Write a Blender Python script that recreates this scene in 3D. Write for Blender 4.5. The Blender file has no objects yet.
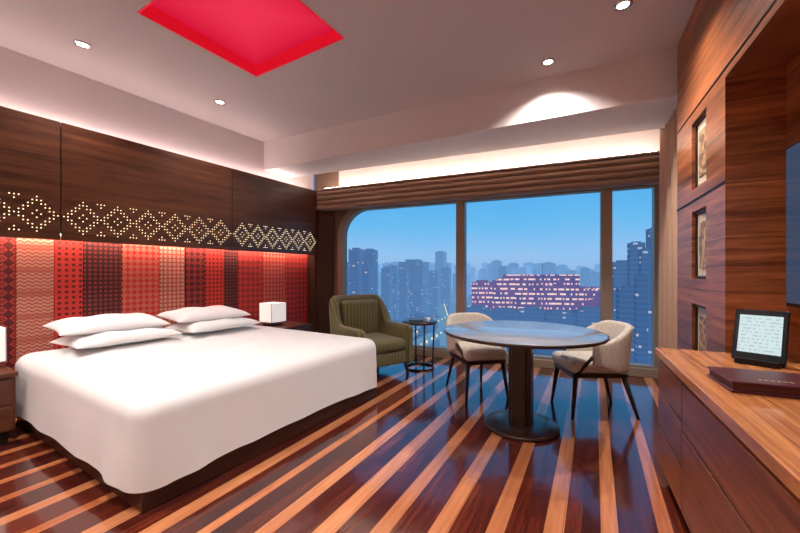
import bpy, bmesh, math, random
from mathutils import Vector, Matrix, noise
random.seed(7)
scene = bpy.context.scene
try:
    scene.view_settings.view_transform = 'Standard'
except Exception:
    pass

# ------------------------------------------------------------ node helpers
def newmat(name):
    m = bpy.data.materials.new(name); m.use_nodes = True
    nt = m.node_tree
    for n in list(nt.nodes):
        nt.nodes.remove(n)
    out = nt.nodes.new('ShaderNodeOutputMaterial')
    return m, nt, out
def N(nt, t, **kw):
    n = nt.nodes.new(t)
    for k, v in kw.items():
        setattr(n, k, v)
    return n
def setin(nt, sock, v):
    if isinstance(v, bpy.types.NodeSocket):
        nt.links.new(v, sock)
    else:
        sock.default_value = v
def M(nt, op, a, b=None, c=None):
    n = N(nt, 'ShaderNodeMath', operation=op)
    for i, v in enumerate((a, b, c)):
        if v is not None:
            setin(nt, n.inputs[i], v)
    return n.outputs[0]
def MIX(nt, f, a, b, blend='MIX'):
    n = N(nt, 'ShaderNodeMix', data_type='RGBA', blend_type=blend)
    setin(nt, n.inputs[0], f)
    for i, v in ((6, a), (7, b)):
        if isinstance(v, (tuple, list)):
            v = tuple(v)[:3] + (1,)
        setin(nt, n.inputs[i], v)
    return n.outputs[2]
def COMB(nt, x, y, z):
    n = N(nt, 'ShaderNodeCombineXYZ')
    for i, v in enumerate((x, y, z)):
        setin(nt, n.inputs[i], v)
    return n.outputs[0]
def objxyz(nt):
    tc = N(nt, 'ShaderNodeTexCoord')
    s = N(nt, 'ShaderNodeSeparateXYZ')
    nt.links.new(tc.outputs['Object'], s.inputs[0])
    return tc.outputs['Object'], s.outputs[0], s.outputs[1], s.outputs[2]
def NOISE(nt, vec, scale=5, detail=3, rough=.5, dist=0):
    n = N(nt, 'ShaderNodeTexNoise')
    nt.links.new(vec, n.inputs['Vector'])
    n.inputs['Scale'].default_value = scale
    n.inputs['Detail'].default_value = detail
    n.inputs['Roughness'].default_value = rough
    n.inputs['Distortion'].default_value = dist
    return n.outputs[0]
def BSDF(nt, out, color, rough=.5, metal=0, spec=.5, emit=None, estr=0, bump=None, bstr=.2, bdist=.01, coat=0, sheen=0):
    p = N(nt, 'ShaderNodeBsdfPrincipled')
    if isinstance(color, (tuple, list)):
        color = tuple(color)[:3] + (1,)
    setin(nt, p.inputs['Base Color'], color)
    setin(nt, p.inputs['Roughness'], rough)
    p.inputs['Metallic'].default_value = metal
    p.inputs['Specular IOR Level'].default_value = spec
    p.inputs['Coat Weight'].default_value = coat
    p.inputs['Coat Roughness'].default_value = .08
    p.inputs['Sheen Weight'].default_value = sheen
    if emit is not None:
        if isinstance(emit, (tuple, list)):
            emit = tuple(emit)[:3] + (1,)
        setin(nt, p.inputs['Emission Color'], emit)
        setin(nt, p.inputs['Emission Strength'], estr)
    if bump is not None:
        b = N(nt, 'ShaderNodeBump')
        b.inputs['Strength'].default_value = bstr
        b.inputs['Distance'].default_value = bdist
        nt.links.new(bump, b.inputs['Height'])
        nt.links.new(b.outputs[0], p.inputs['Normal'])
    nt.links.new(p.outputs[0], out.inputs[0])
    return p
def plain(name, col, rough=.5, metal=0, spec=.5, emit=None, estr=0, nscale=30, var=.08, coat=0, sheen=0, bstr=.05):
    m, nt, out = newmat(name)
    o, x, y, z = objxyz(nt)
    n = NOISE(nt, o, nscale, 3)
    c2 = tuple(min(1, c * (1 + var * 2)) for c in col)
    c1 = tuple(c * (1 - var * 2) for c in col)
    c = MIX(nt, n, c1, c2)
    BSDF(nt, out, c, rough, metal, spec, emit, estr, bump=n, bstr=bstr, coat=coat, sheen=sheen)
    return m
def emis(name, col, s):
    m, nt, out = newmat(name)
    e = N(nt, 'ShaderNodeEmission')
    e.inputs[0].default_value = tuple(col) + (1,)
    e.inputs[1].default_value = s
    nt.links.new(e.outputs[0], out.inputs[0])
    return m
def wood(name, c1, c2, scale=(1, 1, 1), rough=.35, band=None, coat=0, spec=.5):
    m, nt, out = newmat(name)
    o, x, y, z = objxyz(nt)
    v = COMB(nt, M(nt, 'MULTIPLY', x, scale[0]), M(nt, 'MULTIPLY', y, scale[1]), M(nt, 'MULTIPLY', z, scale[2]))
    n1 = NOISE(nt, v, 1.0, 6, .6, .6)
    n2 = NOISE(nt, v, 5.0, 4, .6, .2)
    f = M(nt, 'ADD', M(nt, 'MULTIPLY', n1, .75), M(nt, 'MULTIPLY', n2, .35))
    f = M(nt, 'MULTIPLY_ADD', f, 2.8, -1.0)
    cl = N(nt, 'ShaderNodeClamp'); nt.links.new(f, cl.inputs[0])
    f = cl.outputs[0]
    col = MIX(nt, f, c1, c2)
    if band:
        k = M(nt, 'FLOOR', M(nt, 'DIVIDE', z, band))
        w = N(nt, 'ShaderNodeTexWhiteNoise', noise_dimensions='1D')
        nt.links.new(k, w.inputs['W'])
        col = MIX(nt, 1.0, col, MIX(nt, w.outputs['Value'], (.66, .64, .62), (1.15, 1.12, 1.1)), 'MULTIPLY')
        fr = M(nt, 'FRACT', M(nt, 'DIVIDE', z, band))
        seam = M(nt, 'LESS_THAN', fr, .035)
        col = MIX(nt, M(nt, 'MULTIPLY', seam, .55), col, (c1[0] * .3, c1[1] * .3, c1[2] * .3))
    BSDF(nt, out, col, rough, spec=spec, bump=n2, bstr=.06, bdist=.004, coat=coat)
    return m

# ------------------------------------------------------------ mesh builder
class B:
    def __init__(s, name):
        s.name = name; s.bm = bmesh.new(); s.mats = []
    def mi(s, mat):
        if mat not in s.mats:
            s.mats.append(mat)
        return s.mats.index(mat)
    def merge(s, t, mat, mtx=None, smooth=None):
        i = s.mi(mat)
        for f in t.faces:
            f.material_index = i
            if smooth is not None:
                f.smooth = smooth
        if mtx is not None:
            t.transform(mtx)
        me = bpy.data.meshes.new('t'); t.to_mesh(me); t.free()
        s.bm.from_mesh(me); bpy.data.meshes.remove(me)
    def box(s, lo, hi, mat, bevel=0.004, seg=2, mtx=None, smooth=False):
        t = bmesh.new(); bmesh.ops.create_cube(t, size=1)
        c = [(a + b) / 2 for a, b in zip(lo, hi)]; d = [abs(b - a) for a, b in zip(lo, hi)]
        for v in t.verts:
            v.co = Vector((c[0] + v.co.x * d[0], c[1] + v.co.y * d[1], c[2] + v.co.z * d[2]))
        if bevel > 0:
            bevel = min(bevel, min(d) * .49)
            bmesh.ops.bevel(t, geom=list(t.edges), offset=bevel, segments=seg, profile=.5, affect='EDGES')
        s.merge(t, mat, mtx, smooth)
    def cyl(s, c, r, h, mat, r2=None, seg=40, mtx=None):
        t = bmesh.new()
        bmesh.ops.create_cone(t, cap_ends=True, segments=seg, radius1=r, radius2=r if r2 is None else r2, depth=h)
        for v in t.verts:
            v.co += Vector((c[0], c[1], c[2] + h / 2))
        for f in t.faces:
            f.smooth = len(f.verts) == 4
        s.merge(t, mat, mtx)
    def lathe(s, prof, mat, c=(0, 0, 0), seg=48, mtx=None):
        rows = []
        for r, z in prof:
            rows.append([Vector((c[0] + r * math.cos(2 * math.pi * k / seg), c[1] + r * math.sin(2 * math.pi * k / seg), c[2] + z)) for k in range(seg + 1)])
        s.sheet(rows, mat, mtx=mtx)
    def rod(s, a, b, r1, r2, mat, seg=12, mtx=None):
        a = Vector(a); b = Vector(b); d = b - a
        t = bmesh.new()
        bmesh.ops.create_cone(t, cap_ends=True, segments=seg, radius1=r1, radius2=r2, depth=d.length)
        q = d.to_track_quat('Z', 'Y').to_matrix().to_4x4()
        t.transform(Matrix.Translation((a + b) / 2) @ q)
        for f in t.faces:
            f.smooth = len(f.verts) == 4
        s.merge(t, mat, mtx)
    def sheet(s, rows, mat, mtx=None, smooth=True, weld=True):
        t = bmesh.new()
        vs = [[t.verts.new(p) for p in r] for r in rows]
        for i in range(len(vs) - 1):
            for j in range(len(vs[0]) - 1):
                t.faces.new((vs[i][j], vs[i][j + 1], vs[i + 1][j + 1], vs[i + 1][j]))
        if weld:
            bmesh.ops.remove_doubles(t, verts=t.verts, dist=1e-5)
        bmesh.ops.recalc_face_normals(t, faces=t.faces)
        s.merge(t, mat, mtx, smooth)
    def prism(s, pts, z0, z1, mat, mtx=None):
        t = bmesh.new()
        a = [t.verts.new((p[0], p[1], z0)) for p in pts]
        b = [t.verts.new((p[0], p[1], z1)) for p in pts]
        n = len(pts)
        t.faces.new(a); t.faces.new(b)
        for i in range(n):
            t.faces.new((a[i], a[(i + 1) % n], b[(i + 1) % n], b[i]))
        bmesh.ops.recalc_face_normals(t, faces=t.faces)
        s.merge(t, mat, mtx, False)
    def done(s, mtx=None):
        me = bpy.data.meshes.new(s.name); s.bm.to_mesh(me); s.bm.free()
        for m in s.mats:
            me.materials.append(m)
        ob = bpy.data.objects.new(s.name, me)
        scene.collection.objects.link(ob)
        if mtx is not None:
            ob.matrix_world = mtx
        return ob

# ------------------------------------------------------------ materials
WALL = plain('plaster_warm_grey', (.74, .67, .66), .8, nscale=60, var=.02)
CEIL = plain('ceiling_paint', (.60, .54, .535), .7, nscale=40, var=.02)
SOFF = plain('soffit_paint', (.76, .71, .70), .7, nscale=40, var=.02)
PANEL = wood('panel_wood_dark', (.030, .009, .005), (.135, .048, .021), (3, 1.0, 18), .33)
TRIMW = wood('trim_wood_dark', (.030, .012, .007), (.07, .028, .015), (6, 6, 1), .4)
RWOOD = wood('wall_wood_walnut', (.10, .023, .008), (.54, .185, .066), (1.2, 1.2, 28), .34, band=.155)
DWOOD = wood('desk_wood_zebrano', (.24, .062, .016), (.76, .31, .11), (30, 1.1, 8), .25, coat=.3)
DFRONT = wood('desk_front_wood', (.10, .026, .010), (.40, .125, .048), (3, 1.3, 26), .3)
BEDW = wood('bed_base_wood', (.025, .008, .005), (.075, .025, .013), (1.5, 1.5, 18), .3)
NSW = wood('nightstand_wood', (.06, .02, .010), (.16, .055, .026), (2, 2, 14), .3)
DARK = plain('shadow_gap', (.012, .008, .006), .6)
FRAME = plain('window_frame_bronze', (.33, .26, .19), .4, metal=.15, nscale=80, var=.04)
LINEN = plain('white_linen', (.86, .86, .86), .75, nscale=9, var=.01, sheen=.2, bstr=.12)
PILLOW = plain('white_pillow_cotton', (.89, .89, .89), .75, nscale=14, var=.01, sheen=.2, bstr=.1)
BLACK = plain('black_metal', (.015, .015, .018), .3, metal=.6)
LEGW = wood('dark_leg_wood', (.02, .009, .006), (.05, .02, .012), (8, 8, 2), .3)
CURT = plain('curtain_brown', (.28, .16, .10), .8, nscale=120, var=.12, sheen=.3)
CHROME = plain('brushed_steel', (.6, .6, .62), .25, metal=1)
LED = emis('led_warm', (1, .79, .67), 32)
LAMPG = emis('downlight_glow', (1, .9, .78), 14)
STUD = emis('stud_light', (1, .78, .48), 2.4)

# floor material
FLOOR, nt, out = newmat('striped_wood_floor')
o, x, y, z = objxyz(nt)
ang = math.radians(3.0)
q = M(nt, 'ADD', M(nt, 'MULTIPLY', x, math.cos(ang)), M(nt, 'MULTIPLY', y, math.sin(ang)))
p = M(nt, 'ADD', M(nt, 'MULTIPLY', y, math.cos(ang)), M(nt, 'MULTIPLY', x, -math.sin(ang)))
P = .235
qq = M(nt, 'DIVIDE', M(nt, 'ADD', q, .169 + .042 + 10 * P), P)
fr = M(nt, 'FRACT', qq)
swn = N(nt, 'ShaderNodeTexWhiteNoise', noise_dimensions='1D'); nt.links.new(M(nt, 'FLOOR', qq), swn.inputs['W'])
sv = swn.outputs['Value']
light = M(nt, 'LESS_THAN', fr, M(nt, 'MULTIPLY_ADD', sv, .17, .25))
pl = M(nt, 'FLOOR', M(nt, 'MULTIPLY', qq, 3.0))
wn = N(nt, 'ShaderNodeTexWhiteNoise', noise_dimensions='1D'); nt.links.new(pl, wn.inputs['W'])
seg = M(nt, 'FLOOR', M(nt, 'DIVIDE', M(nt, 'ADD', p, M(nt, 'MULTIPLY', wn.outputs['Value'], 3.0)), 1.1))
wn2 = N(nt, 'ShaderNodeTexWhiteNoise', noise_dimensions='2D')
nt.links.new(COMB(nt, pl, seg, 0.0), wn2.inputs['Vector'])
rv = wn2.outputs['Value']
gr = NOISE(nt, COMB(nt, M(nt, 'MULTIPLY', q, 30.0), M(nt, 'MULTIPLY', p, 1.6), rv), 1.5, 6, .6, .4)
gr2 = M(nt, 'MULTIPLY_ADD', gr, 2.2, -.6)
gcl = N(nt, 'ShaderNodeClamp'); nt.links.new(gr2, gcl.inputs[0]); gr2 = gcl.outputs[0]
cd = MIX(nt, gr2, (.014, .002, .004), (.070, .010, .010))
cd = MIX(nt, rv, cd, MIX(nt, gr2, (.065, .009, .006), (.20, .038, .016)))
cl_ = MIX(nt, gr2, (.36, .090, .026), (.76, .30, .12))
cl_ = MIX(nt, M(nt, 'MULTIPLY', rv, .65), cl_, (.34, .085, .028))
cl_ = MIX(nt, M(nt, 'MULTIPLY', sv, .25), cl_, (.78, .42, .23))
col = MIX(nt, light, cd, cl_)
f3 = M(nt, 'FRACT', M(nt, 'MULTIPLY', qq, 3.0))
seam = M(nt, 'LESS_THAN', f3, .03)
col = MIX(nt, M(nt, 'MULTIPLY', seam, .6), col, (.01, .004, .003))
rg = M(nt, 'MULTIPLY_ADD', gr, .12, .08)
BSDF(nt, out, col, rg, spec=.55, bump=gr, bstr=.03, bdist=.003, coat=.5)

# headboard textiles
def textile(name, base, acc, kind, sc):
    m, nt, out = newmat(name)
    o, x, y, z = objxyz(nt)
    a = M(nt, 'MULTIPLY', y, sc); b = M(nt, 'MULTIPLY', z, sc)
    fa = M(nt, 'ABSOLUTE', M(nt, 'SUBTRACT', M(nt, 'FRACT', a), .5))
    fb = M(nt, 'ABSOLUTE', M(nt, 'SUBTRACT', M(nt, 'FRACT', b), .5))
    if kind == 'dot':
        r = M(nt, 'SQRT', M(nt, 'ADD', M(nt, 'MULTIPLY', fa, fa), M(nt, 'MULTIPLY', fb, fb)))
        f = M(nt, 'LESS_THAN', r, .27)
    elif kind == 'diamond':
        s_ = M(nt, 'ADD', fa, fb)
        f = M(nt, 'LESS_THAN', M(nt, 'ABSOLUTE', M(nt, 'SUBTRACT', s_, .36)), .10)
        f = M(nt, 'MAXIMUM', f, M(nt, 'LESS_THAN', s_, .12))
    elif kind == 'zig':
        zz = M(nt, 'FRACT', M(nt, 'ADD', M(nt, 'MULTIPLY', b, 1.6), M(nt, 'MULTIPLY', fa, 1.2)))
        f = M(nt, 'LESS_THAN', zz, .45)
        big = M(nt, 'LESS_THAN', M(nt, 'FRACT', M(nt, 'MULTIPLY', b, .25)), .25)
        f = M(nt, 'MAXIMUM', f, M(nt, 'MULTIPLY', big, .6))
    else:
        f = M(nt, 'MULTIPLY', M(nt, 'LESS_THAN', fa, .3), M(nt, 'LESS_THAN', fb, .3))
    n = NOISE(nt, o, 70, 2)
    c = MIX(nt, f, base, acc)
    c = MIX(nt, M(nt, 'MULTIPLY', n, .5), c, (base[0] * .4, base[1] * .4, base[2] * .4))
    BSDF(nt, out, c, .8, bump=f, bstr=.25, bdist=.004)
    return m
T1 = textile('textile_maroon_diamond', (.10, .005, .008), (.50, .045, .03), 'diamond', 14)
T2 = textile('textile_salmon', (.62, .30, .22), (.42, .05, .035), 'zig', 20)
T3 = textile('textile_crimson_dot', (.62, .035, .025), (.05, .006, .008), 'dot', 20)
T4 = textile('textile_dark_square', (.05, .007, .009), (.28, .03, .022), 'sq', 24)
T5 = textile('textile_red_diamond', (.58, .03, .022), (.60, .26, .18), 'diamond', 17)
T6 = textile('textile_rose_square', (.50, .10, .07), (.70, .42, .32), 'sq', 22)
T7 = textile('textile_black_diamond', (.62, .04, .03), (.06, .008, .008), 'diamond', 13)

# ------------------------------------------------------------ room geometry
w = Vector((math.cos(math.radians(7.8)), math.sin(math.radians(7.8)), 0))
nW = Vector((-w.y, w.x, 0))
C0 = Vector((-4.2, 4.31, 0))
G0 = C0 + nW * .16
def yl(x, off):
    return 4.31 + (w.y / w.x) * (x + 4.2) + off / w.x
def yf(x):
    return 3.46 + .0761 * (x + 4.2)
ra = math.radians(5.5)
MR = Matrix.Translation((.183, 2.677, 0)) @ Matrix.Rotation(ra, 4, 'Z')
def R(ex, ey, z=0):
    return MR @ Vector((ex, ey, z))

XL, XR, YB = -4.6, 1.75, -2.3
b = B('floor')
b.prism([(XL, YB - .1), (XR, YB - .1), (XR, yl(XR, .30)), (XL, yl(XL, .30))], -.12, 0, FLOOR); b.done()

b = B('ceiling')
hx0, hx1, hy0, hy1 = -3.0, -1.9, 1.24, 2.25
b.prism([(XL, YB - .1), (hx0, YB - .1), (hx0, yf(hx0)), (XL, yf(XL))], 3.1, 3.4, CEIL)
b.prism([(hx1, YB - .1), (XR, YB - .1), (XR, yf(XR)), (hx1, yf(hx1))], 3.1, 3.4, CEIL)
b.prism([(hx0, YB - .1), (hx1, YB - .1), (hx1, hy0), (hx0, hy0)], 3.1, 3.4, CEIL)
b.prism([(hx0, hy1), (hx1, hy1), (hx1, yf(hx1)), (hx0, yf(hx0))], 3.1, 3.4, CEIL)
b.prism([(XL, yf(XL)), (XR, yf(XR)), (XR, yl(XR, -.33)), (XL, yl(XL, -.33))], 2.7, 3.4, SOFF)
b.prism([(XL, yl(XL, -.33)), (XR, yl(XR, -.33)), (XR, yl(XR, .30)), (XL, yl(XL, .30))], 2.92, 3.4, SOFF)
b.done()

REDT, nt, out = newmat('red_light_panel')
o, x, y, z = objxyz(nt)
dx = M(nt, 'ABSOLUTE', M(nt, 'DIVIDE', M(nt, 'SUBTRACT', x, -2.45), .55))
dy = M(nt, 'ABSOLUTE', M(nt, 'DIVIDE', M(nt, 'SUBTRACT', y, 1.745), .50))
dd_ = M(nt, 'POWER', M(nt, 'MINIMUM', M(nt, 'MAXIMUM', dx, dy), 1.0), 1.6)
e = N(nt, 'ShaderNodeEmission'); nt.links.new(MIX(nt, dd_, (.86, .035, .085), (.66, .006, .035)), e.inputs[0])
nt.links.new(e.outputs[0], out.inputs[0])
REDS = plain('red_lacquer_glow', (.7, .01, .03), .4, emit=(.74, .008, .03), estr=.40)  # lacquered sides given a self-glow in place of light from the panel
b = B('recessed_ceiling_light_box')
b.box((hx0 + .002, hy0 + .002, 3.20), (hx1 - .002, hy1 - .002, 3.24), REDT, 0)
t = .012
b.box((hx0, hy0, 3.095), (hx0 + t, hy1, 3.20), REDS, 0)
b.box((hx1 - t, hy0, 3.095), (hx1, hy1, 3.20), REDS, 0)
b.box((hx0 + t, hy0, 3.095), (hx1 - t, hy0 + t, 3.20), REDS, 0)
b.box((hx0 + t, hy1 - t, 3.095), (hx1 - t, hy1, 3.20), REDS, 0)
b.done()

b = B('wall_left')
b.prism([(-4.6, YB), (-4.42, YB), (-4.42, yl(-4.42, .14)), (-4.6, yl(-4.6, .14))], 0, 3.1, WALL); b.done()
b = B('wall_back')
b.box((XL, YB - .1, 0), (XR, YB, 3.1), WALL, 0); b.done()

# window wall with rounded-corner opening
SL, SR, ZB, ZT, RC = .30, 4.66, .07, 2.30, .52
def gp(s, zz, off=0):
    v = G0 + w * s + nW * off
    return Vector((v.x, v.y, zz))
def arc_pts(r_add=0, n=14):
    pts = []
    cx, cz = SL + RC, ZT - RC
    r = RC + r_add
    for k in range(n + 1):
        a = math.pi - k / n * math.pi / 2
        pts.append((cx + r * math.cos(a), cz + r * math.sin(a)))
    return pts
WB = plain('window_wall_brown', (.17, .105, .07), .6, var=.04)
b = B('wall_window')
def wslab(s0, z0, s1, z1, mat, d0=0, d1=.14):
    b.prism([tuple(gp(s0, 0, d0))[:2], tuple(gp(s1, 0, d0))[:2], tuple(gp(s1, 0, d1))[:2], tuple(gp(s0, 0, d1))[:2]], z0, z1, mat)
wslab(-.19, 0, SL, 2.93, WB)
wslab(SL, ZT, SR, 2.93, SOFF)
wslab(SR, 0, SR + .6, 2.93, WB)
wslab(SL, 0, SR, ZB, WB)
ap = arc_pts()
for d in (0, .14):
    t = bmesh.new()
    cv = t.verts.new(gp(SL, ZT, d))
    vs = [t.verts.new(gp(s, zz, d)) for s, zz in ap]
    for i in range(len(vs) - 1):
        t.faces.new((cv, vs[i], vs[i + 1]))
    b.merge(t, WB)
b.sheet([[gp(s, zz, 0) for s, zz in ap], [gp(s, zz, .14) for s, zz in ap]], WB, smooth=True)
b.done()

b = B('window_1')
path = [(SL, ZB)] + ap + [(SR, ZT), (SR, ZB)]
fw = .10
inner = [(SL + fw, ZB + .05)]
cx, cz = SL + RC, ZT - RC
for s, zz in ap:
    v = Vector((s - cx, zz - cz)); v = v * ((RC - fw) / RC)
    inner.append((cx + v.x, cz + v.y))
inner += [(SR - .06, ZT - fw), (SR - .06, ZB + .05)]
path.append(path[0]); inner.append(inner[0])
f0, f1 = -.035, .09
b.sheet([[gp(s, zz, f1) for s, zz in path], [gp(s, zz, f0) for s, zz in path], [gp(s, zz, f0) for s, zz in inner], [gp(s, zz, f1) for s, zz in inner]], FRAME, smooth=False)
def wbox(bb, s0, z0, s1, z1, d0, d1, mat, bev=.006):
    m4 = Matrix.Translation(G0) @ Matrix.Rotation(math.radians(7.8), 4, 'Z')
    bb.box((s0, d0, z0), (s1, d1, z1), mat, bev, mtx=m4)
for sm in (2.33, 4.12):
    wbox(b, sm - .06, ZB + .04, sm + .06, ZT - .03, -.05, .09, FRAME)
wbox(b, SL - .05, 0, SR, ZB + .03, -.10, -.04, FRAME)
GLASS, nt, out = newmat('window_glass')
tr = N(nt, 'ShaderNodeBsdfTransparent'); tr.inputs[0].default_value = (.97, .99, 1, 1)
gl = N(nt, 'ShaderNodeBsdfGlossy'); gl.inputs['Roughness'].default_value = .02
mx = N(nt, 'ShaderNodeMixShader'); mx.inputs[0].default_value = .02
nt.links.new(tr.outputs[0], mx.inputs[1]); nt.links.new(gl.outputs[0], mx.inputs[2]); nt.links.new(mx.outputs[0], out.inputs[0])
b.sheet([[gp(SL + .01, ZB + .01, .05), gp(SR - .01, ZB + .01, .05)], [gp(SL + .01, ZT - .01, .05), gp(SR - .01, ZT - .01, .05)]], GLASS, smooth=False)
b.done()

# roman blind valance
b = B('roman_blind')
rows = []
prof = []
nf = 4; zt, zb = 2.53, 2.21
for k in range(nf):
    z1 = zt - (zt - zb) * k / nf; z0 = zt - (zt - zb) * (k + 1) / nf
    for j in range(8):
        f = j / 8
        prof.append((-.03 - .012 * k - .05 * math.sin(f * math.pi * .85) , z1 + (z0 - z1) * f))
prof.append((-.03, zb)); prof.append((.02, zb)); prof.append((.03, zt)); prof.append((-.03, zt))
ns = 120
for off, zz in prof:
    row = []
    for i in range(ns + 1):
        s = .02 + 4.66 * i / ns
        wob = .006 * math.sin(s * 9 + zz * 20) + .004 * math.sin(s * 23)
        pnt = C0 + w * s + nW * (off + .05 + wob * (1 if off < -.02 else 0))
        row.append(Vector((pnt.x, pnt.y, zz + .5 * wob)))
    rows.append(row)
b.sheet(rows, CURT)
m4 = Matrix.Translation(C0) @ Matrix.Rotation(math.radians(7.8), 4, 'Z')
b.box((.02, -.02, 2.535), (4.66, .12, 2.56), CURT, .003, mtx=m4)
b.done()
b = B('cove_light_strip')
b.box((.1, .03, 2.563), (4.6, .055, 2.575), LED, 0, mtx=m4); b.done()

# curtain stack right
b = B('curtain')
rows = []
for zz in (.01, .6, 1.2, 1.8, 2.4, 2.68):
    row = []
    for i in range(81):
        f = i / 80
        ey = 1.12 + .95 * f
        ex = .40 + .028 * math.sin(f * 2 * math.pi * 9) + .008 * math.sin(f * 31 + zz)
        row.append(R(ex, ey, zz))
    rows.append(row)
b.sheet(rows, plain('drape_tan', (.50, .32, .22), .8, nscale=90, var=.06)); b.done()

# ------------------------------------------------------------ right wall (walnut)
b = B('wall_right')
def rb(ex0, ey0, z0, ex1, ey1, z1, mat=RWOOD, bev=0):
    b.box((ex0, ey0, z0), (ex1, ey1, z1), mat, bev)
nz = [(.50, .98), (1.16, 1.64), (1.80, 2.28)]
rb(.33, 0, 0, .75, .33, 3.1)
rb(.33, .65, 0, .75, 1.06, 3.1)
rb(.395, .33, 0, .75, .65, 3.1)
zs = [0, .50, .98, 1.16, 1.64, 1.80, 2.28, 3.1]
for i in range(0, 8, 2):
    rb(.33, .33, zs[i], .395, .65, zs[i + 1])
rb(.33, -5.0, 2.31, .75, 0, 3.1)
rb(.585, -5.0, 0, .75, 0, 2.31)
rb(.50, 1.06, 0, .75, 2.45, 3.1, WALL)
b.done(MR)
b = B('trim_1')
for zz in (1.72, 2.36):
    b.box((.324, -.0 if zz < 2.3 else -3.5, zz - .004), (.3299, 1.058, zz + .004), DARK, 0)
b.done(MR)

ART, nt, out = newmat('gilded_relief_art')
o, x, y, z = objxyz(nt)
n = NOISE(nt, o, 11, 5, .6, 1.2)
n2 = NOISE(nt, o, 38, 3)
f = M(nt, 'GREATER_THAN', n, .50)
cc = MIX(nt, f, (.16, .085, .045), (.62, .42, .22))
cc = MIX(nt, M(nt, 'MULTIPLY', n2, .6), cc, (.30, .17, .09))
BSDF(nt, out, cc, .5, bump=n, bstr=.5, bdist=.01)
ARTF = plain('art_frame_dark', (.02, .012, .009), .4)
ARTM = plain('art_mount', (.66, .57, .43), .6)
for k, (z0, z1) in enumerate(nz):
    b = B('framed_picture')
    b.box((.372, .334, z0 + .004), (.392, .646, z1 - .006), ARTF, .004)
    b.box((.360, .352, z0 + .018), (.374, .628, z1 - .022), ARTM, .003)
    b.box((.354, .400, z0 + .075), (.361, .580, z1 - .085), ART, .002)
    for (a0, a1, c0, c1) in ((.334, .352, z0 + .004, z1 - .006), (.628, .646, z0 + .004, z1 - .006), (.352, .628, z0 + .004, z0 + .018), (.352, .628, z1 - .022, z1 - .006)):
        b.box((.348, a0, c0), (.373, a1, c1), ARTF, .002)
    b.done(MR)

# TV
b = B('television')
SCR = plain('tv_screen', (.012, .02, .035), .08, spec=.8, emit=(.03, .08, .16), estr=.6)
b.box((.53, -1.38, 1.03), (.570, -.13, 1.84), BLACK, .006)
b.box((.527, -1.365, 1.05), (.531, -.145, 1.825), SCR, 0)
b.box((.570, -.95, 1.2), (.584, -.55, 1.6), BLACK, 0)
b.done(MR)

# desk / credenza
b = B('desk_cabinet')
b.box((0, -4.2, .705), (.575, -.005, .75), DWOOD, .004)
b.box((.05, -4.18, .07), (.575, -.02, .704), DARK, 0)
b.box((.09, -4.15, 0.0), (.575, -.03, .07), DARK, 0)
def front(y0, y1, z0, z1):
    b.box((.012, y0 + .005, z0 + .005), (.049, y1 - .005, z1 - .005), DFRONT, .003)
front(-.55, -.02, .50, .685); front(-.55, -.02, .29, .50); front(-.55, -.02, .07, .29)
for k in range(3):
    y1 = -.55 - k * 1.15
    front(y1 - 1.15, y1, .46, .685)
    front(y1 - 1.15, y1, .07, .46)
b.done(MR)

# tablet on stand
b = B('tablet_on_stand')
SCRW, nt, out = newmat('tablet_screen')
o, x, y, z = objxyz(nt)
ln = M(nt, 'LESS_THAN', M(nt, 'FRACT', M(nt, 'MULTIPLY', z, 60.0)), .4)
ny = NOISE(nt, COMB(nt, 0.0, M(nt, 'MULTIPLY', y, 60.0), M(nt, 'FLOOR', M(nt, 'MULTIPLY', z, 60.0))), 1, 1)
tx = M(nt, 'MULTIPLY', ln, M(nt, 'GREATER_THAN', ny, .5))
e = N(nt, 'ShaderNodeEmission'); nt.links.new(MIX(nt, M(nt, 'MULTIPLY', tx, .4), (.66, .80, .82), (.2, .28, .3)), e.inputs[0]); e.inputs[1].default_value = 1
nt.links.new(e.outputs[0], out.inputs[0])
tilt = Matrix.Rotation(math.radians(20), 4, 'Y')
up = Matrix.Translation((0, 0, .015)) @ tilt
b.box((-.006, -.098, 0), (.006, .098, .262), BLACK, .005, 3, mtx=up)
b.box((-.0075, -.078, .04), (-.0055, .078, .232), SCRW, 0, mtx=up)
b.box((-.03, -.08, 0), (.12, .08, .010), BLACK, .004)
b.box((-.032, -.08, .0), (-.022, .08, .028), BLACK, .003)
b.rod((.10, 0, .01), (.055, 0, .17), .008, .008, BLACK)
pt = R(.365, -.30, .751)
b.done(Matrix.Translation(pt) @ Matrix.Rotation(math.radians(66), 4, 'Z'))

b = B('leather_folder')
LEA = plain('burgundy_leather', (.075, .010, .014), .4, nscale=200, var=.15)
GOLD = plain('gold_stamp', (.55, .36, .14), .4, metal=.5)
b.box((-.15, -.12, 0), (.15, .12, .010), LEA, .004)
b.box((-.143, -.113, .010), (.146, .113, .034), plain('burgundy_pages', (.10, .03, .03), .8), .002)
b.box((-.15, -.12, .034), (.15, .12, .044), LEA, .004)
for k in range(6):
    b.box((-.05 + k * .018, -.07, .0440), (-.04 + k * .018, -.055, .0446), GOLD, 0)
b.done(Matrix.Translation(R(.235, -.76, .7505)) @ Matrix.Rotation(math.radians(8), 4, 'Z'))

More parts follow.
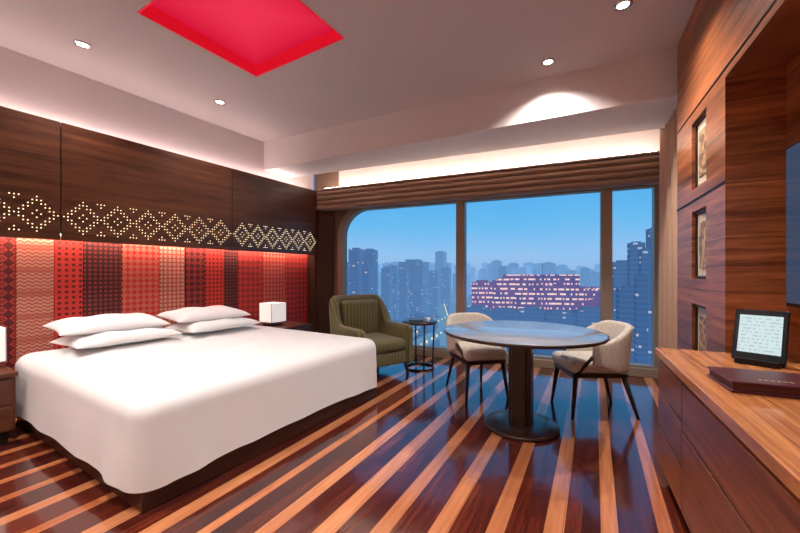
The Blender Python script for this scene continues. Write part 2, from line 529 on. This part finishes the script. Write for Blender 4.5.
# ------------------------------------------------------------ headboard
b = B('headboard')
ys = [-2.25, -.5, 1.15, 2.79, 4.28]
for i in range(4):
    b.box((-4.25, ys[i] + .004, 1.49), (-4.2, ys[i + 1] - .004, 2.53), PANEL, .003)
b.box((-4.405, -2.25, 1.58), (-4.25, 4.28, 2.50), TRIMW, 0)
dots = set()
for i in range(1, 4):
    y0, y1 = ys[i], ys[i + 1]
    n = 6; pit = (y1 - y0 - .04) / n
    g = pit / 10
    for k in range(n):
        cy = y0 + .02 + pit * (k + .5)
        for a in range(-5, 6):
            for c in range(-5, 6):
                if abs(a) + abs(c) in (5, 4, 1):
                    dots.add((round(cy + a * g, 3), round(1.70 + c * .029, 3)))
        if k < n - 1:
            for c in (-5, -4, 4, 5):
                for a in (-1, 0, 1):
                    if abs(a) <= abs(c) - 4:
                        dots.add((round(cy + pit / 2 + a * g, 3), round(1.70 + c * .029, 3)))
tmp = bmesh.new()
for (yy, zz) in dots:
    bmesh.ops.create_icosphere(tmp, subdivisions=1, radius=.0056, matrix=Matrix.Translation((-4.199, yy, zz)))
b.merge(tmp, STUD, None, True)
cuts = [(-2.25, T5), (-.2, T4), (.35, T1), (.90, T2), (1.14, T3), (1.345, T4), (1.655, T5), (2.01, T6), (2.28, T1), (2.516, T3), (2.765, T4), (2.96, T7), (3.35, T5), (3.75, T7)]
cuts2 = [c[0] for c in cuts[1:]] + [4.22]
for (y0, mt), y1 in zip(cuts, cuts2):
    b.box((-4.36, y0 + .002, .34), (-4.33, y1 - .002, 1.56), mt, .006)
b.box((-4.405, -2.25, .0), (-4.36, 4.24, 1.58), DARK, 0)
b.box((-4.36, -2.25, .0), (-4.32, 4.24, .33), TRIMW, .003)
b.box((-4.405, 4.245, 0), (-4.2, 4.285, 1.485), TRIMW, .003)
b.box((-4.285, -2.2, 1.535), (-4.265, 4.2, 1.55), emis('led_pinkish', (1, .68, .50), 56), 0)
b.box((-4.36, -2.2, 2.505), (-4.33, 4.25, 2.515), emis('led_rose', (1, .77, .73), 22), 0)
b.done()
b = B('wall_corner_column')
b.prism([(-4.40, 4.29), (-4.15, 4.29), (-4.0, yl(-4.0, .12)), (-4.40, yl(-4.40, .12))], 0, 2.2, TRIMW); b.done()

# ------------------------------------------------------------ bed
def rrect(hx, hy, r, n=8, m=48):
    pts = []
    for (sx, sy, a0) in ((1, 1, 0), (-1, 1, 90), (-1, -1, 180), (1, -1, 270)):
        cx, cy = sx * (hx - r), sy * (hy - r)
        for k in range(n + 1):
            a = math.radians(a0 + 90 * k / n)
            pts.append((cx + r * math.cos(a), cy + r * math.sin(a), math.cos(a), math.sin(a)))
        nx = {0: (-(hx - r), hy, 0, 1), 90: (-hx, -(hy - r), -1, 0), 180: (hx - r, -hy, 0, -1), 270: (hx, hy - r, 1, 0)}[a0]
        st = pts[-1]
        for k in range(1, m):
            f = k / m
            pts.append((st[0] + (nx[0] - st[0]) * f, st[1] + (nx[1] - st[1]) * f, nx[2], nx[3]))
    pts.append(pts[0])
    return pts
bedM = Matrix.Translation((-3.06, 1.875, 0))
b = B('bed')
HX, HY, ZTOP = 1.06, 1.05, .56
b.box((-1.06, -1.015, 0.0), (1.028, 1.015, .17), BEDW, .006)
b.box((-1.04, -.99, .17), (.99, .99, .40), LINEN, .05, 4)
RR = .095
per = rrect(HX - RR, HY - RR, .035)
rows = []
for k in range(0, 41):
    f = k / 40
    f = f ** .8
    row = []
    for (px, py, nx, ny) in per:
        X, Y = px * f, py * f
        dz = .018 * noise.noise(Vector((X * 1.9, Y * 1.9, 3))) + .012 * noise.noise(Vector((X * 5, Y * 3, 9))) + .009 * noise.noise(Vector((X * 3 + Y * 7, Y * 2, 4)))
        edge = (1 - f)
        fold = .018 / (1 + math.exp((X + .40 + .03 * math.sin(Y * 5)) * 70)) if X > -.75 else .018 * max(0, 1 - (-.75 - X) / .1)
        row.append(Vector((X, Y, ZTOP + dz * min(1, edge * 8) + .016 * min(1, edge * 3) + fold * min(1, edge * 14))))
    rows.append(row)
for k in range(1, 9):
    a = k / 8 * math.pi / 2
    rows.append([Vector((px + nx * RR * math.sin(a), py + ny * RR * math.sin(a), ZTOP - RR * (1 - math.cos(a)))) for px, py, nx, ny in per])
arc = 0; prev = per[0]
arcs = []
for q_ in per:
    arc += math.hypot(q_[0] - prev[0], q_[1] - prev[1]); arcs.append(arc); prev = q_
for k in range(1, 15):
    f = k / 14
    row = []
    for i, (px, py, nx, ny) in enumerate(per):
        A = arcs[i]
        corner = max(0, 1 - math.hypot(abs(px) - (HX - RR), abs(py) - (HY - RR)) / .45)
        closing = min(1, min(A, arc - A) / .3)
        wave = math.sin(A * 13 + 2.5 * math.sin(A * 2.1)) * .5 + .5
        wave = wave ** 2
        amp = (.010 + .022 * corner) * closing
        dd = RR + (f ** 1.2) * (.010 + amp * wave) + .012 * f * noise.noise(Vector((px * 3, py * 3, f)))
        hem = .135 - .030 * corner + .010 * noise.noise(Vector((px * 2, py * 2, 5)))
        row.append(Vector((px + nx * dd, py + ny * dd, ZTOP - RR - f * (ZTOP - RR - hem))))
    rows.append(row)
b.sheet(rows, LINEN)
b.done(bedM)
def pillow(cx, cy, cz, a, bb, T, rz, ry):
    p = B('pillow')
    rows_t, rows_b = [], []
    n = 26
    for i in range(n + 1):
        rt, rbm = [], []
        for j in range(n + 1):
            u = -1 + 2 * i / n; v = -1 + 2 * j / n
            u = math.sin(u * math.pi / 2); v = math.sin(v * math.pi / 2)
            h = (max(0, 1 - u ** 4) * max(0, 1 - v ** 4)) ** .55
            X = a * u * (1 - .07 * (1 - v * v)); Y = bb * v * (1 - .07 * (1 - u * u))
            nz_ = .018 * noise.noise(Vector((X * 7 + cx, Y * 7 + cy, 1))) * h
            rt.append(Vector((X, Y, T * h + nz_))); rbm.append(Vector((X, Y, -T * .45 * h)))
        rows_t.append(rt); rows_b.append(rbm)
    p.sheet(rows_t, PILLOW); p.sheet(rows_b, PILLOW)
    bmesh.ops.remove_doubles(p.bm, verts=p.bm.verts, dist=1e-4)
    return p.done(Matrix.Translation((cx, cy, cz)) @ Matrix.Rotation(rz, 4, 'Z') @ Matrix.Rotation(ry, 4, 'Y'))
for cy in (1.36, 2.20):
    pillow(-3.66, cy + .03, .645, .25, .39, .075, .04, 0)
    pillow(-3.76, cy - .01, .752, .24, .38, .080, -.05, math.radians(4))

# nightstands + lamps
SHADE, nt, out = newmat('lamp_shade')
o, x, y, z = objxyz(nt)
n = NOISE(nt, o, 40, 2)
BSDF(nt, out, MIX(nt, n, (.8, .77, .74), (.88, .85, .82)), .7, emit=(1, .92, .84), estr=.55)
for (y0, y1, yl_) in ((.10, .76, .63), (3.01, 3.62, 3.24)):
    b = B('nightstand')
    b.box((-4.30, y0, .09), (-3.66, y1, .47), NSW, .004)
    b.box((-4.30, y0 - .01, .471), (-3.64, y1 + .01, .50), NSW, .004)
    b.box((-3.66, y0 + .02, .28), (-3.642, y1 - .02, .455), NSW, .004)
    b.box((-3.66, y0 + .02, .10), (-3.642, y1 - .02, .27), NSW, .004)
    b.box((-4.28, y0 + .03, 0), (-3.70, y1 - .03, .09), DARK, 0)
    b.box((-3.642, (y0 + y1) / 2 - .06, .36), (-3.63, (y0 + y1) / 2 + .06, .372), CHROME, .002)
    b.done()
    b = B('bedside_lamp')
    b.box((-.09, -.09, 0), (.09, .09, .015), BLACK, .004)
    b.cyl((0, 0, .015), .012, .04, BLACK)
    b.box((-.12, -.12, .05), (.12, .12, .30), SHADE, .010, 3)
    b.box((-.122, -.122, .045), (.122, .122, .052), CHROME, .002)
    for sx in (-1, 1):
        for sy in (-1, 1):
            b.box((sx * .121 - .003, sy * .121 - .003, .05), (sx * .121 + .003, sy * .121 + .003, .302), CHROME, .001)
    b.done(Matrix.Translation((-3.98, yl_, .501)))

# ------------------------------------------------------------ seating
def tub(bb, w_, d_, rc, thick, hfn, z0fn, mat, lean=0.0, mtx=None, frontx=None):
    """U shaped shell, open toward +x. w_ = outer width, d_ = outer depth"""
    pts = []
    fx = d_ / 2 if frontx is None else frontx
    n = 14
    hw, bx = w_ / 2, -d_ / 2
    for k in range(n + 1):
        pts.append((fx + (bx + rc - fx) * k / n, hw, 0, 1))
    for k in range(1, n + 1):
        a = math.pi / 2 + math.pi / 2 * k / n
        pts.append((bx + rc + rc * math.cos(a), hw - rc + rc * math.sin(a), math.cos(a), math.sin(a)))
    for k in range(1, n):
        pts.append((bx, hw - rc - (2 * hw - 2 * rc) * k / n, -1, 0))
    for k in range(0, n + 1):
        a = math.pi + math.pi / 2 * k / n
        pts.append((bx + rc + rc * math.cos(a), -hw + rc + rc * math.sin(a), math.cos(a), math.sin(a)))
    for k in range(1, n + 1):
        pts.append((bx + rc + (fx - bx - rc) * k / n, -hw, 0, -1))
    L = [0]
    for i in range(1, len(pts)):
        L.append(L[-1] + math.hypot(pts[i][0] - pts[i - 1][0], pts[i][1] - pts[i - 1][1]))
    tot = L[-1]
    rows = []
    for i, (x_, y_, nx, ny) in enumerate(pts):
        t = abs(2 * L[i] / tot - 1)
        h = hfn(t); z0 = z0fn(t)
        th = thick
        endk = min(1.0, min(L[i], tot - L[i]) / .05)
        th2 = th * (.35 + .65 * math.sqrt(endk))
        hh = h - (1 - math.sqrt(endk)) * .03
        sec = []
        r = th2 / 2
        base_off = -th / 2
        def P_(o_, z_):
            le = lean * (z_ - z0) * (1 - t)
            return Vector((x_ + nx * (base_off + o_ + le), y_ + ny * (base_off + o_ + le), z_))
        sec.append(P_(-r * .8, z0)); sec.append(P_(-r, z0 + .015))
        for k in range(1, 5):
            sec.append(P_(-r - .012 * math.sin(k / 5 * math.pi), z0 + (hh - r - z0) * k / 5))
        for k in range(9):
            a = math.pi - math.pi * k / 8
            sec.append(P_(r * math.cos(a), hh - r + r * math.sin(a)))
        for k in range(4, 0, -1):
            sec.append(P_(r, z0 + (hh - r - z0) * k / 5))
        sec.append(P_(r, z0 + .015)); sec.append(P_(r * .8, z0))
        sec.append(sec[0].copy())
        rows.append(sec)
    bb.sheet(rows, mat, mtx=mtx)
    for rr in (rows[0], rows[-1]):
        t_ = bmesh.new(); vs = [t_.verts.new(p) for p in rr[:-1]]; t_.faces.new(vs)
        bb.merge(t_, mat, mtx)

OLIVE, nt, out = newmat('olive_striped_velvet')
o, x, y, z = objxyz(nt)
st = M(nt, 'ABSOLUTE', M(nt, 'SUBTRACT', M(nt, 'FRACT', M(nt, 'MULTIPLY', y, 22.0)), .5))
st = M(nt, 'MULTIPLY', st, 2.0)
n = NOISE(nt, o, 60, 3)
cc = MIX(nt, st, (.090, .078, .022), (.215, .185, .058))
cc = MIX(nt, M(nt, 'MULTIPLY', n, .4), cc, (.06, .052, .015))
BSDF(nt, out, cc, .7, bump=st, bstr=.3, bdist=.006, sheen=.3)
def sm(a, b_, t):
    t = max(0, min(1, (t - a) / (b_ - a))); return t * t * (3 - 2 * t)
b = B('armchair')
tub(b, .78, .76, .20, .12, lambda t: .92 - .33 * sm(.28, .58, t) , lambda t: .14, OLIVE, lean=.10)
b.box((-.28, -.272, .145), (.36, .272, .30), OLIVE, .03, 4, smooth=True)
b.box((-.24, -.265, .302), (.385, .265, .44), OLIVE, .055, 6, smooth=True)
b.box((-.32, -.25, .42), (-.19, .25, .86), OLIVE, .055, 6, smooth=True)
for sx, sy in ((1, 1), (1, -1), (-1, 1), (-1, -1)):
    b.rod((sx * .30, sy * .30, .15), (sx * .33, sy * .32, 0), .024, .014, LEGW)
b.done(Matrix.Translation((-2.57, 3.52, 0)) @ Matrix.Rotation(math.radians(-22), 4, 'Z'))

FAB, nt, out = newmat('chair_fabric_pattern')
o, x, y, z = objxyz(nt)
vo = N(nt, 'ShaderNodeTexVoronoi'); nt.links.new(o, vo.inputs['Vector']); vo.inputs['Scale'].default_value = 60
n = NOISE(nt, o, 90, 2)
f = M(nt, 'LESS_THAN', vo.outputs['Distance'], .32)
BSDF(nt, out, MIX(nt, M(nt, 'MULTIPLY', f, .55), (.66, .61, .53), (.30, .29, .26)), .85, bump=n, bstr=.2, sheen=.2)
def dining_chair(x_, y_, ang_):
    b = B('dining_chair')
    tub(b, .56, .54, .24, .055, lambda t: .77 - .13 * sm(.25, .9, t), lambda t: .40 + .05 * sm(.6, 1, t), FAB, lean=.12, frontx=.10)
    b.box((-.225, -.215, .37), (.26, .215, .48), FAB, .045, 6, smooth=True)
    b.box((-.21, -.20, .335), (.24, .20, .368), LEGW, .006)
    for sy in (1, -1):
        b.rod((.21, sy * .18, .345), (.25, sy * .215, 0), .022, .012, LEGW)
        b.rod((-.19, sy * .16, .345), (-.29, sy * .20, 0), .022, .012, LEGW)
        b.rod((.10, sy * .245, .52), (.215, sy * .185, .345), .014, .016, LEGW)
    return b.done(Matrix.Translation((x_, y_, 0)) @ Matrix.Rotation(math.radians(ang_), 4, 'Z'))
dining_chair(-.22, 3.56, -150)
dining_chair(-1.24, 3.50, -45)

# dining table
TOP = plain('table_top_satin', (.26, .31, .39), .18, spec=.7, coat=.4, nscale=8, var=.03, bstr=0)
b = B('dining_table')
b.lathe([(0, .722), (.55, .722), (.575, .728), (.592, .738), (.592, .748), (.588, .752), (0, .752)], TOP, seg=80)
b.lathe([(.594, .728), (.599, .735), (.599, .747), (.594, .7505), (.590, .745), (.590, .730), (.594, .728)], LEGW, seg=80)
b.lathe([(0, .70), (.22, .70), (.22, .722), (0, .722)], BLACK)
b.box((-.085, -.055, .03), (.085, .055, .70), LEGW, .008)
b.box((-.055, -.085, .03), (.055, .085, .70), LEGW, .008)
b.lathe([(0, 0), (.275, 0), (.28, .006), (.28, .022), (.27, .030), (.12, .036), (0, .036)], LEGW)
b.done(Matrix.Translation((-.66, 2.90, 0)))

# side table
b = B('side_table')
b.lathe([(0, .565), (.215, .565), (.222, .572), (.222, .588), (.216, .594), (0, .594)], LEGW)
for k in range(4):
    a = math.radians(45 + 90 * k)
    b.rod((.19 * math.cos(a), .19 * math.sin(a), .566), (.17 * math.cos(a), .17 * math.sin(a), .012), .010, .010, BLACK)
ring = []
for k in range(49):
    a = 2 * math.pi * k / 48
    ring.append([Vector(((.175 + .011 * math.cos(c)) * math.cos(a), (.175 + .011 * math.cos(c)) * math.sin(a), .011 + .011 * math.sin(c))) for c in [2 * math.pi * j / 8 for j in range(9)]])
b.sheet(ring, BLACK)
sx_, sy_ = -2.16, 4.02
b.done(Matrix.Translation((sx_, sy_, 0)))
b = B('book')
b.box((-.09, -.06, 0), (.09, .06, .022), plain('book_cover_teal', (.10, .20, .22), .5), .003)
b.done(Matrix.Translation((sx_ - .04, sy_ - .02, .5945)) @ Matrix.Rotation(.5, 4, 'Z'))
b = B('teacup')
b.lathe([(0, 0), (.02, 0), (.025, .005), (.036, .05), (.033, .05), (.022, .008), (0, .008)], PILLOW)
b.done(Matrix.Translation((sx_ + .12, sy_ - .02, .5945)))

# ------------------------------------------------------------ downlights, with unseen fill fittings added
dl = [(-3.81, 1.18, 75, 110), (-3.79, 2.37, 75, 110), (-.55, 3.46, 110, 130), (.02, 3.0, 120, 120), (-3.8, -.3, 50, 110),  # last fitting in this row is unseen, added for fill
      (-1.3, .2, 130, 120), (-.6, -1.2, 105, 120), (-2.6, -1.0, 115, 120), (-2.6, .35, 140, 115), (.1, 1.3, 120, 120)]  # unseen ceiling fittings, added as general fill and to brighten the right wall
for (x_, y_, pw, sz) in dl:
    b = B('downlight_or_fill')
    b.lathe([(.045, 3.0985), (.060, 3.0985), (.060, 3.0945), (.042, 3.092), (.038, 3.0985)], CHROME, seg=32)
    b.lathe([(0, 3.0975), (.038, 3.0975)], LAMPG, seg=24)
    fo = b.done(Matrix.Translation((x_, y_, 0)))
    L = bpy.data.lights.new('beam', 'SPOT')
    L.energy = pw; L.spot_size = math.radians(sz); L.spot_blend = .8; L.color = (1, .905, .835); L.shadow_soft_size = .02
    ob = bpy.data.objects.new('beam', L); scene.collection.objects.link(ob)
    ob.parent = fo
    ob.location = (0, 0, 3.085)

# ------------------------------------------------------------ exterior city
CITY, nt, out = newmat('city_facade_painted_haze')
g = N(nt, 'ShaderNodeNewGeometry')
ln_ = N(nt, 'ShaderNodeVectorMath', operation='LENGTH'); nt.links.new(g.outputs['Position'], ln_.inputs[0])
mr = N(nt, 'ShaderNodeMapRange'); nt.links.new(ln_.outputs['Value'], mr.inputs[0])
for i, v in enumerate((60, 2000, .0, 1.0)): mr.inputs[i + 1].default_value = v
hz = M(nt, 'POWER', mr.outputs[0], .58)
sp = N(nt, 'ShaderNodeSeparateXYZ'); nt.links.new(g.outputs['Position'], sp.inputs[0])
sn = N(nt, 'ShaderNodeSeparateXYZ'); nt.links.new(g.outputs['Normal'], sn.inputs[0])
base = MIX(nt, hz, (.002, .022, .13), (.20, .42, .76))  # distance haze painted into the facade emission colour
sh = M(nt, 'MULTIPLY_ADD', sn.outputs[0], .22, 1.0)  # walls painted lighter or darker by facing, in place of directional light
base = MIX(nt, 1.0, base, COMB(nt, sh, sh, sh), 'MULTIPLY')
cx_ = M(nt, 'FLOOR', M(nt, 'DIVIDE', sp.outputs[0], 2.4)); cy_ = M(nt, 'FLOOR', M(nt, 'DIVIDE', sp.outputs[1], 2.4)); cz_ = M(nt, 'FLOOR', M(nt, 'DIVIDE', sp.outputs[2], 3.0))
wn = N(nt, 'ShaderNodeTexWhiteNoise', noise_dimensions='3D'); nt.links.new(COMB(nt, cx_, cy_, cz_), wn.inputs['Vector'])
lit = M(nt, 'GREATER_THAN', wn.outputs['Value'], .95)
fz = M(nt, 'FRACT', M(nt, 'DIVIDE', sp.outputs[2], 3.0))
band = M(nt, 'MULTIPLY', M(nt, 'GREATER_THAN', fz, .35), M(nt, 'LESS_THAN', fz, .8))
side = M(nt, 'LESS_THAN', M(nt, 'ABSOLUTE', sn.outputs[2]), .5)
k = M(nt, 'MULTIPLY', M(nt, 'MULTIPLY', lit, band), side)
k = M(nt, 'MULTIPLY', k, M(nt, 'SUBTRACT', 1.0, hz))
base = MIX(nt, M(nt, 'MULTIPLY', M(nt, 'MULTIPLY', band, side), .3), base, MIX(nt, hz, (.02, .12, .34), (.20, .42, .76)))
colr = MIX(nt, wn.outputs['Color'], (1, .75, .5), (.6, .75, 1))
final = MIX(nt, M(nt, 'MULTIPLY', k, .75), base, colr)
e = N(nt, 'ShaderNodeEmission'); nt.links.new(final, e.inputs[0]); nt.links.new(e.outputs[0], out.inputs[0])

PINK, nt, out = newmat('mall_facade_lit')
g = N(nt, 'ShaderNodeNewGeometry')
sp = N(nt, 'ShaderNodeSeparateXYZ'); nt.links.new(g.outputs['Position'], sp.inputs[0])
sn = N(nt, 'ShaderNodeSeparateXYZ'); nt.links.new(g.outputs['Normal'], sn.inputs[0])
side = M(nt, 'LESS_THAN', M(nt, 'ABSOLUTE', sn.outputs[2]), .5)
v = COMB(nt, M(nt, 'FLOOR', M(nt, 'DIVIDE', sp.outputs[0], 1.5)), 0.0, M(nt, 'FLOOR', M(nt, 'DIVIDE', sp.outputs[2], 5.2)))
wn = N(nt, 'ShaderNodeTexWhiteNoise', noise_dimensions='3D'); nt.links.new(v, wn.inputs['Vector'])
fz = M(nt, 'FRACT', M(nt, 'DIVIDE', sp.outputs[2], 5.2))
l_ = M(nt, 'MULTIPLY', M(nt, 'GREATER_THAN', wn.outputs['Value'], .48), M(nt, 'GREATER_THAN', fz, .62))
big = NOISE(nt, g.outputs['Position'], .04, 2)
l_ = M(nt, 'MULTIPLY', M(nt, 'MULTIPLY', l_, side), M(nt, 'GREATER_THAN', big, .36))
wash = NOISE(nt, g.outputs['Position'], .07, 2)
cc = MIX(nt, l_, MIX(nt, wash, (.02, .08, .28), (.24, .14, .32)), MIX(nt, wn.outputs['Value'], (1.0, .36, .26), (1.0, .80, .78)))
e = N(nt, 'ShaderNodeEmission'); nt.links.new(cc, e.inputs[0]); nt.links.new(e.outputs[0], out.inputs[0])

GRD, nt, out = newmat('city_ground_haze')
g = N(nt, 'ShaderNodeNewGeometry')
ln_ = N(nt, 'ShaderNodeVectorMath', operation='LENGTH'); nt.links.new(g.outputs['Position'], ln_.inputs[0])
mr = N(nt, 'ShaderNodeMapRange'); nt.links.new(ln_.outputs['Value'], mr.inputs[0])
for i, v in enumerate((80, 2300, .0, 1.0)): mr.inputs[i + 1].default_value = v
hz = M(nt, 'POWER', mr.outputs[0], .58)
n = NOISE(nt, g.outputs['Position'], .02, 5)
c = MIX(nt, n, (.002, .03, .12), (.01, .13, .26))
e = N(nt, 'ShaderNodeEmission'); nt.links.new(MIX(nt, hz, c, (.24, .46, .78)), e.inputs[0]); nt.links.new(e.outputs[0], out.inputs[0])  # ground emission carries painted distance haze

fwd = Vector((-math.sin(math.radians(31.4)), math.cos(math.radians(31.4)), 0)); rgt = Vector((fwd.y, -fwd.x, 0))
GZ = -75
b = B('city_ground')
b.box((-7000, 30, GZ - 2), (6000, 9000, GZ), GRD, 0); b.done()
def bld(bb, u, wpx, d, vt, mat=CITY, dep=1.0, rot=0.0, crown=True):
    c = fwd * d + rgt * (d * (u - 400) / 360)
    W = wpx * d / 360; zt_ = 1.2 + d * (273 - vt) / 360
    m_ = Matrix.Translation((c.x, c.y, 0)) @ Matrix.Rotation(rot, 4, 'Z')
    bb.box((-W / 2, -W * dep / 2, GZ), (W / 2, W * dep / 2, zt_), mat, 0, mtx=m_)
    if crown:
        bb.box((-W * .28, -W * dep * .28, zt_), (W * .28, W * dep * .28, zt_ + W * .10), mat, 0, mtx=m_)
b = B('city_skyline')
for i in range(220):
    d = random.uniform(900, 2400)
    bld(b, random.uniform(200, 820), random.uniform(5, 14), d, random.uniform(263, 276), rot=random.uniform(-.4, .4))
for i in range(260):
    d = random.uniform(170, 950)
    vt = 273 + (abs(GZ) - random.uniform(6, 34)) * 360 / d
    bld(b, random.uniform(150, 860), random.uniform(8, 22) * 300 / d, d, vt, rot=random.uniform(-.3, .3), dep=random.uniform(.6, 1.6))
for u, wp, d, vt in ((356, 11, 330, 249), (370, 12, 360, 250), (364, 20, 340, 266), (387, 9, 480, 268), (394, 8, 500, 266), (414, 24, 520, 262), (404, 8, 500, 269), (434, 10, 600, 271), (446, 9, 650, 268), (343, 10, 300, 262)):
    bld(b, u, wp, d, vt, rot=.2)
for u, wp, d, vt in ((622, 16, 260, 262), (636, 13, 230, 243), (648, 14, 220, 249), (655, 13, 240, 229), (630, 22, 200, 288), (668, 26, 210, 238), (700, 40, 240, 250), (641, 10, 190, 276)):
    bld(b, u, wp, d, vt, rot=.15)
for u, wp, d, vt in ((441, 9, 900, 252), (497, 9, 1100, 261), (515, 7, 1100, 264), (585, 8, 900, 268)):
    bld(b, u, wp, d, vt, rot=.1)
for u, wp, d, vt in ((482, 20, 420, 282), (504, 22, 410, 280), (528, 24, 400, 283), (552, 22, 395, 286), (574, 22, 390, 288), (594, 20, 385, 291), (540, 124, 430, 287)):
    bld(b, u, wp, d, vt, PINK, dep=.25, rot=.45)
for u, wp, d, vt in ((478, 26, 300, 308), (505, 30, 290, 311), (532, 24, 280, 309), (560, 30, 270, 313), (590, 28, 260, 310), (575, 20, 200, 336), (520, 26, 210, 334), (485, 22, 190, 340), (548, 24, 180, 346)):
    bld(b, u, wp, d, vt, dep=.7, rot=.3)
RD = emis('road_haze_blue', (.13, .30, .50), 1)
RL = emis('road_lamps', (1, .75, .45), 1.2)
for k, (u0, v0, u1, v1) in enumerate(((385, 345, 470, 305), (400, 355, 480, 308), (450, 350, 440, 300))):
    p0d = (1.2 + 55) * 360 / (v0 - 273); p1d = (1.2 + 55) * 360 / (v1 - 273)
    a = fwd * p0d + rgt * (p0d * (u0 - 400) / 360); c = fwd * p1d + rgt * (p1d * (u1 - 400) / 360)
    d_ = (c - a); Ld = d_.length; an = math.atan2(d_.y, d_.x)
    m_ = Matrix.Translation((a.x, a.y, -55 + k * .5)) @ Matrix.Rotation(an, 4, 'Z')
    b.box((-100, -7, -1.5), (Ld, 7, 0), RD, 0, mtx=m_)
    for j in range(24):
        b.box((Ld * j / 24, -6, 0), (Ld * j / 24 + 1.2, -5, 2), RL, 0, mtx=m_)
b.done()

# ------------------------------------------------------------ world
W_ = bpy.data.worlds.new('dusk_sky'); scene.world = W_; W_.use_nodes = True
nt = W_.node_tree
for n in list(nt.nodes): nt.nodes.remove(n)
out = nt.nodes.new('ShaderNodeOutputWorld'); bg = nt.nodes.new('ShaderNodeBackground')
tc = nt.nodes.new('ShaderNodeTexCoord'); sp = nt.nodes.new('ShaderNodeSeparateXYZ')
nt.links.new(tc.outputs['Generated'], sp.inputs[0])
nz_ = NOISE(nt, tc.outputs['Generated'], 3.5, 4)
zz = M(nt, 'ADD', sp.outputs[2], M(nt, 'MULTIPLY_ADD', nz_, .07, -.035))
cr = nt.nodes.new('ShaderNodeValToRGB')
nt.links.new(zz, cr.inputs[0])
el = cr.color_ramp.elements
el[0].position = 0; el[0].color = (.34, .50, .80, 1)
el[1].position = 1; el[1].color = (.03, .14, .42, 1)
for p_, c_ in ((.05, (.30, .56, .88, 1)), (.13, (.15, .51, .90, 1)), (.27, (.06, .40, .86, 1))):
    q_ = el.new(p_); q_.color = c_
nt.links.new(cr.outputs[0], bg.inputs[0]); bg.inputs[1].default_value = 1.0
nt.links.new(bg.outputs[0], out.inputs[0])

# ------------------------------------------------------------ camera
cam = bpy.data.cameras.new('camera'); co = bpy.data.objects.new('camera', cam); scene.collection.objects.link(co)
co.location = (0, 0, 1.2)
co.rotation_euler = (math.radians(90), 0, math.radians(31.4))
cam.sensor_width = 36; cam.lens = 36 * 360 / 800
cam.shift_y = 6.5 / 800
cam.clip_end = 12000; cam.clip_start = .02
scene.camera = co
